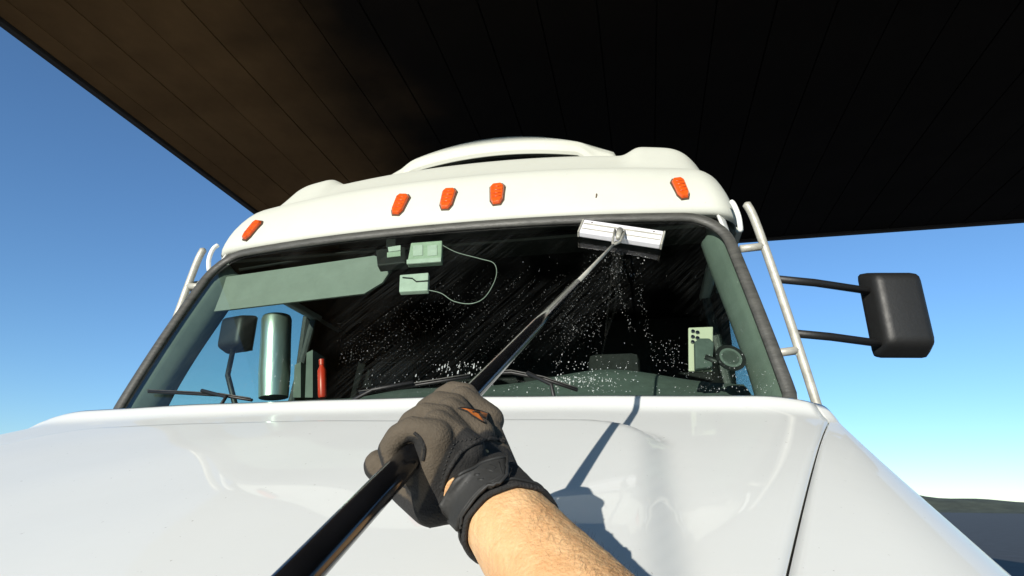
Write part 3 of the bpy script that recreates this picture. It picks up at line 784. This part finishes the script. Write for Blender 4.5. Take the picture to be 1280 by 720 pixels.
for s in (-1, 1):
    lathe('screw', [(0, .0032), (.0016, .003), (.002, .0015)], hc+hx*s*(Lh*.78)+hu*.02+hn*.0102, hn, 'bezel', hd, 10)

# ================================================================== person
W0 = P(611, 622, .455); Eb = P(710, 752, .375); ad = (Eb-W0).normalized(); elbow = W0+ad*.262
person = empty('person', (.79, -.12, 0), 'person reaching a bare forearm and gloved right hand over the hood with the squeegee pole', 'person')
rx = _r0; fw = Vector((-math.sin(YAW), math.cos(YAW), 0)); C0 = Vector((CAM.x, CAM.y, 0))
def B(r_, f_, z): return C0+rx*r_+fw*f_+Vector((0, 0, z))
sho = B(.165, -.01, 1.335)
head_c = B(.0, -.125, 1.56)
arm_r = [(sho, .055), (sho.lerp(elbow, .5), .05), (elbow, .042), (elbow.lerp(W0, .22), .0485), (elbow.lerp(W0, .45), .0455), (elbow.lerp(W0, .72), .037), (W0, .0305), (W0-ad*.02, .0285)]
hand_in = P(570, 565, .46)
chains = [
 arm_r, [(W0-ad*.02, .027), (W0.lerp(hand_in, .6), .022)],
 [(head_c+fw*-.02+Vector((0, 0, .03)), .088), (head_c+fw*.0+Vector((0, 0, -.02)), .076), (head_c+fw*.025+Vector((0, 0, -.085)), .045)],
 [(head_c+fw*.075+Vector((0, 0, .005)), .012), (head_c+fw*.098+Vector((0, 0, -.03)), .014)],
 [(head_c+rx*.078+Vector((0, 0, .0)), .014), (head_c+rx*.08+Vector((0, 0, -.03)), .012)], [(head_c-rx*.078, .014), (head_c-rx*.08+Vector((0, 0, -.03)), .012)],
 [(head_c+fw*-.02+Vector((0, 0, -.06)), .055), (B(.0, -.13, 1.38), .058)],
 [(B(-.15, -.14, 1.34), .062), (B(0, -.13, 1.37), .07), (sho, .062)],
 [(B(-.09, -.15, 1.24), .10), (B(.09, -.13, 1.24), .10)], [(B(-.07, -.15, 1.08), .095), (B(.07, -.15, 1.08), .095)], [(B(-.08, -.16, .93), .10), (B(.08, -.16, .93), .10)],
 [(B(0, -.14, 1.3), .11), (B(0, -.15, .95), .11)],
]
for s in (-1, 1):
    chains.append([(B(s*.09, -.16, .88), .088), (B(s*.10, -.14, .50), .058), (B(s*.105, -.15, .36), .057), (B(s*.11, -.18, .09), .04)])
    chains.append([(B(s*.11, -.19, .05), .042), (B(s*.13, -.03, .035), .034)])
le = B(-.24, -.14, 1.06); lw = B(-.25, -.06, .83)
chains.append([(B(-.165, -.14, 1.33), .055), (le, .042), (le.lerp(lw, .25), .045), (lw, .029), (lw+Vector((0, .02, -.07)), .032)])
for k in range(4):
    b_ = lw+Vector((0, .02, -.075))+fw*(.03-.02*k); chains.append([(b_, .011), (b_+Vector((0, .005, -.05+.004*k)), .009), (b_+Vector((.012, .0, -.08+.005*k)), .008)])
chains.append([(lw+fw*.03+Vector((0, 0, -.03)), .014), (lw+fw*.055+Vector((0, 0, -.075)), .010)])
body = blob('body', chains, 'skin', .0055, person, smooth_it=5)
hair = blob('hair', [[(head_c+fw*-.045+Vector((0, 0, .05)), .085), (head_c+fw*-.055+Vector((0, 0, -.03)), .06)], [(head_c+fw*-.03+Vector((0, 0, .06)), .083), (head_c+fw*-.03+Vector((0, 0, .045)), .083)]], 'hair', .008, person)
for s in (-1, 1):
    lathe('eye', [(-.004, .012), (.003, .010), (.006, .004)], head_c+fw*.072+rx*s*.032+Vector((0, 0, .0)), fw, 'white', person, 14)
tube('mouth', [head_c+fw*.068+rx*x_+Vector((0, 0, -.075)) for x_ in (-.02, 0, .02)], .005, 'red', person, seg=8)
sh_end = sho.lerp(elbow, .42)
shirt = blob('t_shirt', [[(B(-.15, -.14, 1.335), .07), (B(0, -.13, 1.365), .079), (sho, .068)], [(sho, .066), (sh_end, .062)], [(B(-.165, -.14, 1.33), .068), (B(-.165, -.14, 1.33).lerp(le, .45), .06)],
  [(B(-.09, -.15, 1.24), .112), (B(.09, -.13, 1.24), .112)], [(B(-.075, -.15, 1.08), .108), (B(.075, -.15, 1.08), .108)], [(B(-.08, -.16, .95), .115), (B(.08, -.16, .95), .115)], [(B(0, -.14, 1.28), .122), (B(0, -.15, .95), .122)], [(B(-.07, -.15, 1.28), .1), (B(-.07, -.16, .95), .112)], [(B(.07, -.15, 1.28), .1), (B(.07, -.16, .95), .112)]], 'shirt', .009, person)
trou = blob('trousers', [[(B(-.07, -.16, .90), .112), (B(.07, -.16, .90), .112)]]+[[(B(s*.085, -.16, .86), .10), (B(s*.10, -.14, .50), .074), (B(s*.105, -.155, .32), .07), (B(s*.11, -.175, .09), .062)] for s in (-1, 1)], 'jeans', .009, person)
for s in (-1, 1):
    blob('boot', [[(B(s*.11, -.20, .055), .051), (B(s*.115, -.12, .052), .048), (B(s*.13, -.03, .046), .043)], [(B(s*.11, -.185, .06), .05), (B(s*.11, -.18, .12), .05)]], 'boot', .007, person)

# ---- glove, gripping the pole
PD = (PH-PL).normalized()
def pole_at(px, py):
    """point of the pole nearest to a viewing direction"""
    d = ray(px, py).normalized(); w0 = PL-CAM; a = PD.dot(PD); b = PD.dot(d); c = 1; dd = PD.dot(w0); e = d.dot(w0)
    t = (b*e-c*dd)/(a*c-b*b); return PL+PD*t
fb = [pole_at(518, 573), pole_at(535, 555), pole_at(552, 537), pole_at(569, 519)]
nr = -(ray(545, 545).normalized()); nr = (nr-PD*nr.dot(PD)).normalized()      # towards the viewer, square to the pole
sdv = PD.cross(nr).normalized()
if sdv.dot(-_r*.72+_u*.69) < 0: sdv = -sdv                                     # up-left side of the pole
frad = [.0084, .0091, .0089, .0081]
gch = []; mcps = []
for i, (q, r_) in enumerate(zip(fb, frad)):
    o = RP+r_+.0004
    def at(a, k=1.0): return q+(sdv*math.cos(a)+nr*math.sin(a))*o*k
    mcp = at(rad(84), 1.26)
    mcps.append(mcp)
    ch = [(mcp, r_*1.22), (at(rad(48), 1.14), r_*1.12), (at(rad(12), 1.0), r_*1.06), (at(rad(-30), 1.02), r_), (at(rad(-80)), r_*.95), (at(rad(-125)), r_*.9), (at(rad(-165)), r_*.84)]
    gch.append(ch)
for i in range(3):   # the glove's back panel bridges the knuckles
    gch.append([(mcps[i].lerp(mcps[i+1], .5)+nr*.0012, .0116), (mcps[i].lerp(mcps[i+1], .5)-sdv*.03+nr*.003, .0145)])
wl_ = W0-ad*.012
perp = (mcps[3]-mcps[0]); perp = (perp-ad*perp.dot(ad)).normalized()
for i, m_ in enumerate(mcps):
    wq = wl_+perp*(.011*(i-1.5))
    gch.append([(m_, frad[i]*1.22), (m_.lerp(wq, .5)+nr*.004, .0165), (wq, .0225)])
gch.append([(mcps[0].lerp(mcps[3], .5)-nr*.004-sdv*.008, .016), (wl_, .026)])
cuff_e = W0+ad*.032
gch.append([(wl_, .0315), (W0+ad*.0, .0340), (cuff_e+ad*.03, .0370)])
# thumb goes round the other side of the pole
tb = wl_-perp*.018-nr*.004; t_m = P(540, 628, .448); t_i = P(510, 612, .470); t_t = P(486, 588, .480)
gch.append([(tb, .023), (t_m, .0185), (t_i, .0142), (t_t, .0138), (P(475, 582, .482), .0138)])
gch.append([(mcps[0]-sdv*.006, .014), (t_m.lerp(mcps[0], .45), .015), (t_m, .017)])
glove = blob('glove', gch, 'glove', .0017, person, smooth_it=14, mats=['glove'])
# cut the cuff open where the forearm leaves it
bm = bmesh.new(); bm.from_mesh(glove.data)
cn = (ad*.92 - perp*.22).normalized()
bmesh.ops.bisect_plane(bm, geom=bm.verts[:]+bm.edges[:]+bm.faces[:], plane_co=cuff_e, plane_no=cn, clear_outer=True)
bed = [e for e in bm.edges if e.is_boundary]
# ordered rim for the hem
rim = []; e0 = bed[0]; v0 = e0.verts[0]; cur = e0.verts[1]; rim = [v0.co.copy(), cur.co.copy()]; seen = {e0}
while True:
    nx = [e for e in cur.link_edges if e.is_boundary and e not in seen]
    if not nx: break
    seen.add(nx[0]); cur = nx[0].other_vert(cur)
    if cur is v0: break
    rim.append(cur.co.copy())
bm.to_mesh(glove.data); bm.free()
tube('cuff_hem', rim[::3], .0022, 'gloveb', glove, seg=6, closed=True)
tube('cuff_hem', [p-ad*.006+(p-cuff_e).normalized()*.0006 for p in rim[::3]], .0012, 'strap', glove, seg=6, closed=True)
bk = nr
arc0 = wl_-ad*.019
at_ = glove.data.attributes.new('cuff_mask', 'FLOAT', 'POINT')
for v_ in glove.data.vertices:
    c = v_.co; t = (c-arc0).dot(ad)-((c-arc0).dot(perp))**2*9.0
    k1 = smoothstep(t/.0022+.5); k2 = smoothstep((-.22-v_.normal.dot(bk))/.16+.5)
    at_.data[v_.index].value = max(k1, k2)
glb = bvh_of(glove)
def onglove(px, py, off):
    h = glb.ray_cast(CAM, ray(px, py).normalized())
    if h[0] is None: return None
    n_ = h[1] if h[1].dot(ray(px, py)) < 0 else -h[1]
    return h[0]+n_*off
def gpatch(name, quad, nu_, nv_, off, m, parent=glove, edge=.0):
    rowsP = []
    for j in range(nv_+1):
        for i in range(nu_+1):
            u, v = i/nu_, j/nv_
            a = Vector(quad[0]).lerp(Vector(quad[1]), u); b = Vector(quad[3]).lerp(Vector(quad[2]), u); q = a.lerp(b, v)
            p = onglove(q.x, q.y, off); rowsP.append(p)
    for k, p in enumerate(rowsP):
        if p is None: rowsP[k] = next(x for x in rowsP if x is not None)
    Fq = [(j*(nu_+1)+i, j*(nu_+1)+i+1, (j+1)*(nu_+1)+i+1, (j+1)*(nu_+1)+i) for j in range(nv_) for i in range(nu_)]
    o = mesh_obj(name, rowsP, Fq, m, parent, True)
    md = o.modifiers.new('s', 'SOLIDIFY'); md.thickness = off+.002; md.offset = 0
    return o
def gtube(name, pl, r_, m, off=.0, parent=glove, n_=6):
    pp = smooth_path([Vector((x, y, 0)) for x, y in pl], n_); out = [onglove(p.x, p.y, off) for p in pp]; out = [p for p in out if p is not None]
    return tube(name, out, r_, m, parent, seg=6)
def gband(name, Lp, Rp, off, m, nu_=10, parent=glove):
    Ls = smooth_path([Vector((x, y, 0)) for x, y in Lp], 5); Rs = smooth_path([Vector((x, y, 0)) for x, y in Rp], 5)
    Gd = [[onglove(*(a.lerp(b, i/nu_)).xy, off) for i in range(nu_+1)] for a, b in zip(Ls, Rs)]
    last = next(p for r in Gd for p in r if p is not None)
    for r in Gd:
        for k in range(len(r)):
            if r[k] is None or (r[k]-last).length > .03: r[k] = last
            last = r[k]
        last = r[0]
    for _ in range(12):
        G2 = [[p.copy() for p in r] for r in Gd]
        for a in range(len(Gd)):
            for b in range(nu_+1):
                nb = [Gd[aa][bb] for aa, bb in ((a-1, b), (a+1, b), (a, b-1), (a, b+1)) if 0 <= aa < len(Gd) and 0 <= bb <= nu_]
                if 0 < a < len(Gd)-1 and 0 < b < nu_: G2[a][b] = Gd[a][b]*.5+sum(nb, Vector())/len(nb)*.5
        Gd = G2
    nn = nu_+1; Vq = [p for r in Gd for p in r]
    Fq = [(a*nn+b, a*nn+b+1, (a+1)*nn+b+1, (a+1)*nn+b) for a in range(len(Gd)-1) for b in range(nu_)]
    o = mesh_obj(name, Vq, Fq, m, parent, True)
    md = o.modifiers.new('s', 'SOLIDIFY'); md.thickness = .004; md.offset = 0
    return o, Gd
stp, SG = gband('wrist_strap', [(549, 630), (561, 610), (573, 592), (600, 585), (629, 579)], [(580, 662), (592, 648), (607, 630), (620, 615), (632, 601)], .0040, 'strap')
toc = -nr*-.0024
def sgp(a, b): return SG[a][b]+nr*.0024
na = len(SG)-1
tube('strap_edge', [sgp(a, 10) for a in range(na+1)]+[sgp(na, b) for b in range(9, -1, -1)]+[sgp(a, 0) for a in range(na-1, 8, -1)], .0013, 'strap', stp, seg=6)
tube('strap_edge', [sgp(a, 8) for a in range(1, na-1)]+[sgp(na-2, b) for b in range(7, 1, -1)], .0008, 'strap', stp, seg=6)
for a in range(3, na-6, 3):
    for b in (3, 5):
        tube('strap_mark', [sgp(a, b), sgp(a+1, b+1)], .0015, 'strap', stp, seg=6)
tube('strap_mark', [sgp(na-5, 3), sgp(na-4, 5), sgp(na-3, 4), sgp(na-4, 2)], .0009, 'strap', stp, seg=6)
gap, _g = gband('exposed_wrist', [(555, 619), (557, 609), (560, 602), (566, 597)], [(557, 621), (563, 612), (568, 605), (571, 598)], .0008, 'skin', 4)
gtube('piping', [(552, 612), (557, 596), (565, 580), (577, 564), (595, 553), (613, 548), (630, 553)], .0018, 'gloveb', .0006)
gtube('piping', [(518, 541), (526, 548), (531, 560), (529, 575)], .0014, 'gloveb', .0003)
for k in range(22):
    t = k/21; a0 = Vector((549, 609)).lerp(Vector((573, 559)), min(1, t*2)) if t < .5 else Vector((573, 559)).lerp(Vector((628, 546)), t*2-1)
    q = Vector((a0.x-(6*math.sin(math.pi*min(1, t*1.15))), a0.y-5*math.sin(math.pi*t)))
    nx_ = 2.2
    gtube('stitch', [(q.x, q.y), (q.x+nx_*.9, q.y-nx_*.8)], .00045, 'strap', .0004, n_=2)
# copper coloured emblem
lg = [(572, 511), (580, 510.5), (590, 513), (598, 513.5), (610, 518), (605, 529.5), (597, 525), (589, 520), (583, 515)]
pc = [onglove(x, y, .0010) for x, y in lg]
if all(p is not None for p in pc):
    cn_ = onglove(597, 519, .0012)
    lo_ = mesh_obj('emblem', pc+[cn_], [(i, (i+1) % len(pc), len(pc)) for i in range(len(pc))], 'logo', glove)
    tube('emblem_outline', [p+nr*.0003 for p in pc], .0007, 'gloveb', lo_, seg=6, closed=True)
    gtube('emblem_line', [(590, 516), (598, 517.5), (605, 521)], .0005, 'gloveb', .0013, lo_, 3)
    gtube('emblem_line', [(600, 514), (599, 520), (606, 524)], .0005, 'gloveb', .0013, lo_, 3)
# arm hair
bb = bvh_of(body); HV = []; HF = []
def onarm(px, py):
    h = bb.ray_cast(CAM, ray(px, py).normalized()); return h
side = _r*.74+_u*.62
for k in range(700):
    t = random.random()**.8; w = random.random()**.45
    bx = 640+t*110; by = 640+t*115
    px = bx+(w*62-6)*(1)+t*8; py = by-(w*50-6)
    h = onarm(px, py)
    if h[0] is None or h[3] > .7: continue
    p, n_ = h[0], h[1]
    if n_.dot(ray(px, py)) > 0: n_ = -n_
    tdir = (-ad*.5+side*.35+Vector((U(-.4, .4), U(-.4, .4), U(-.4, .4)))); tdir = (tdir-n_*tdir.dot(n_)*.8).normalized()
    L_ = U(.004, .010); wv = n_.cross(tdir).normalized()*.000055; o = len(HV)
    a = p-n_*.0004; b = p+tdir*L_*.5+n_*L_*.18; c = p+tdir*L_+n_*L_*.14
    HV += [a-wv, a+wv, b-wv*.8, b+wv*.8, c]; HF += [(o, o+1, o+3, o+2), (o+2, o+3, o+4)]
if HV:
    ah = mesh_obj('arm_hair', HV, HF, 'hair', person); ah['kind'] = 'stuff'
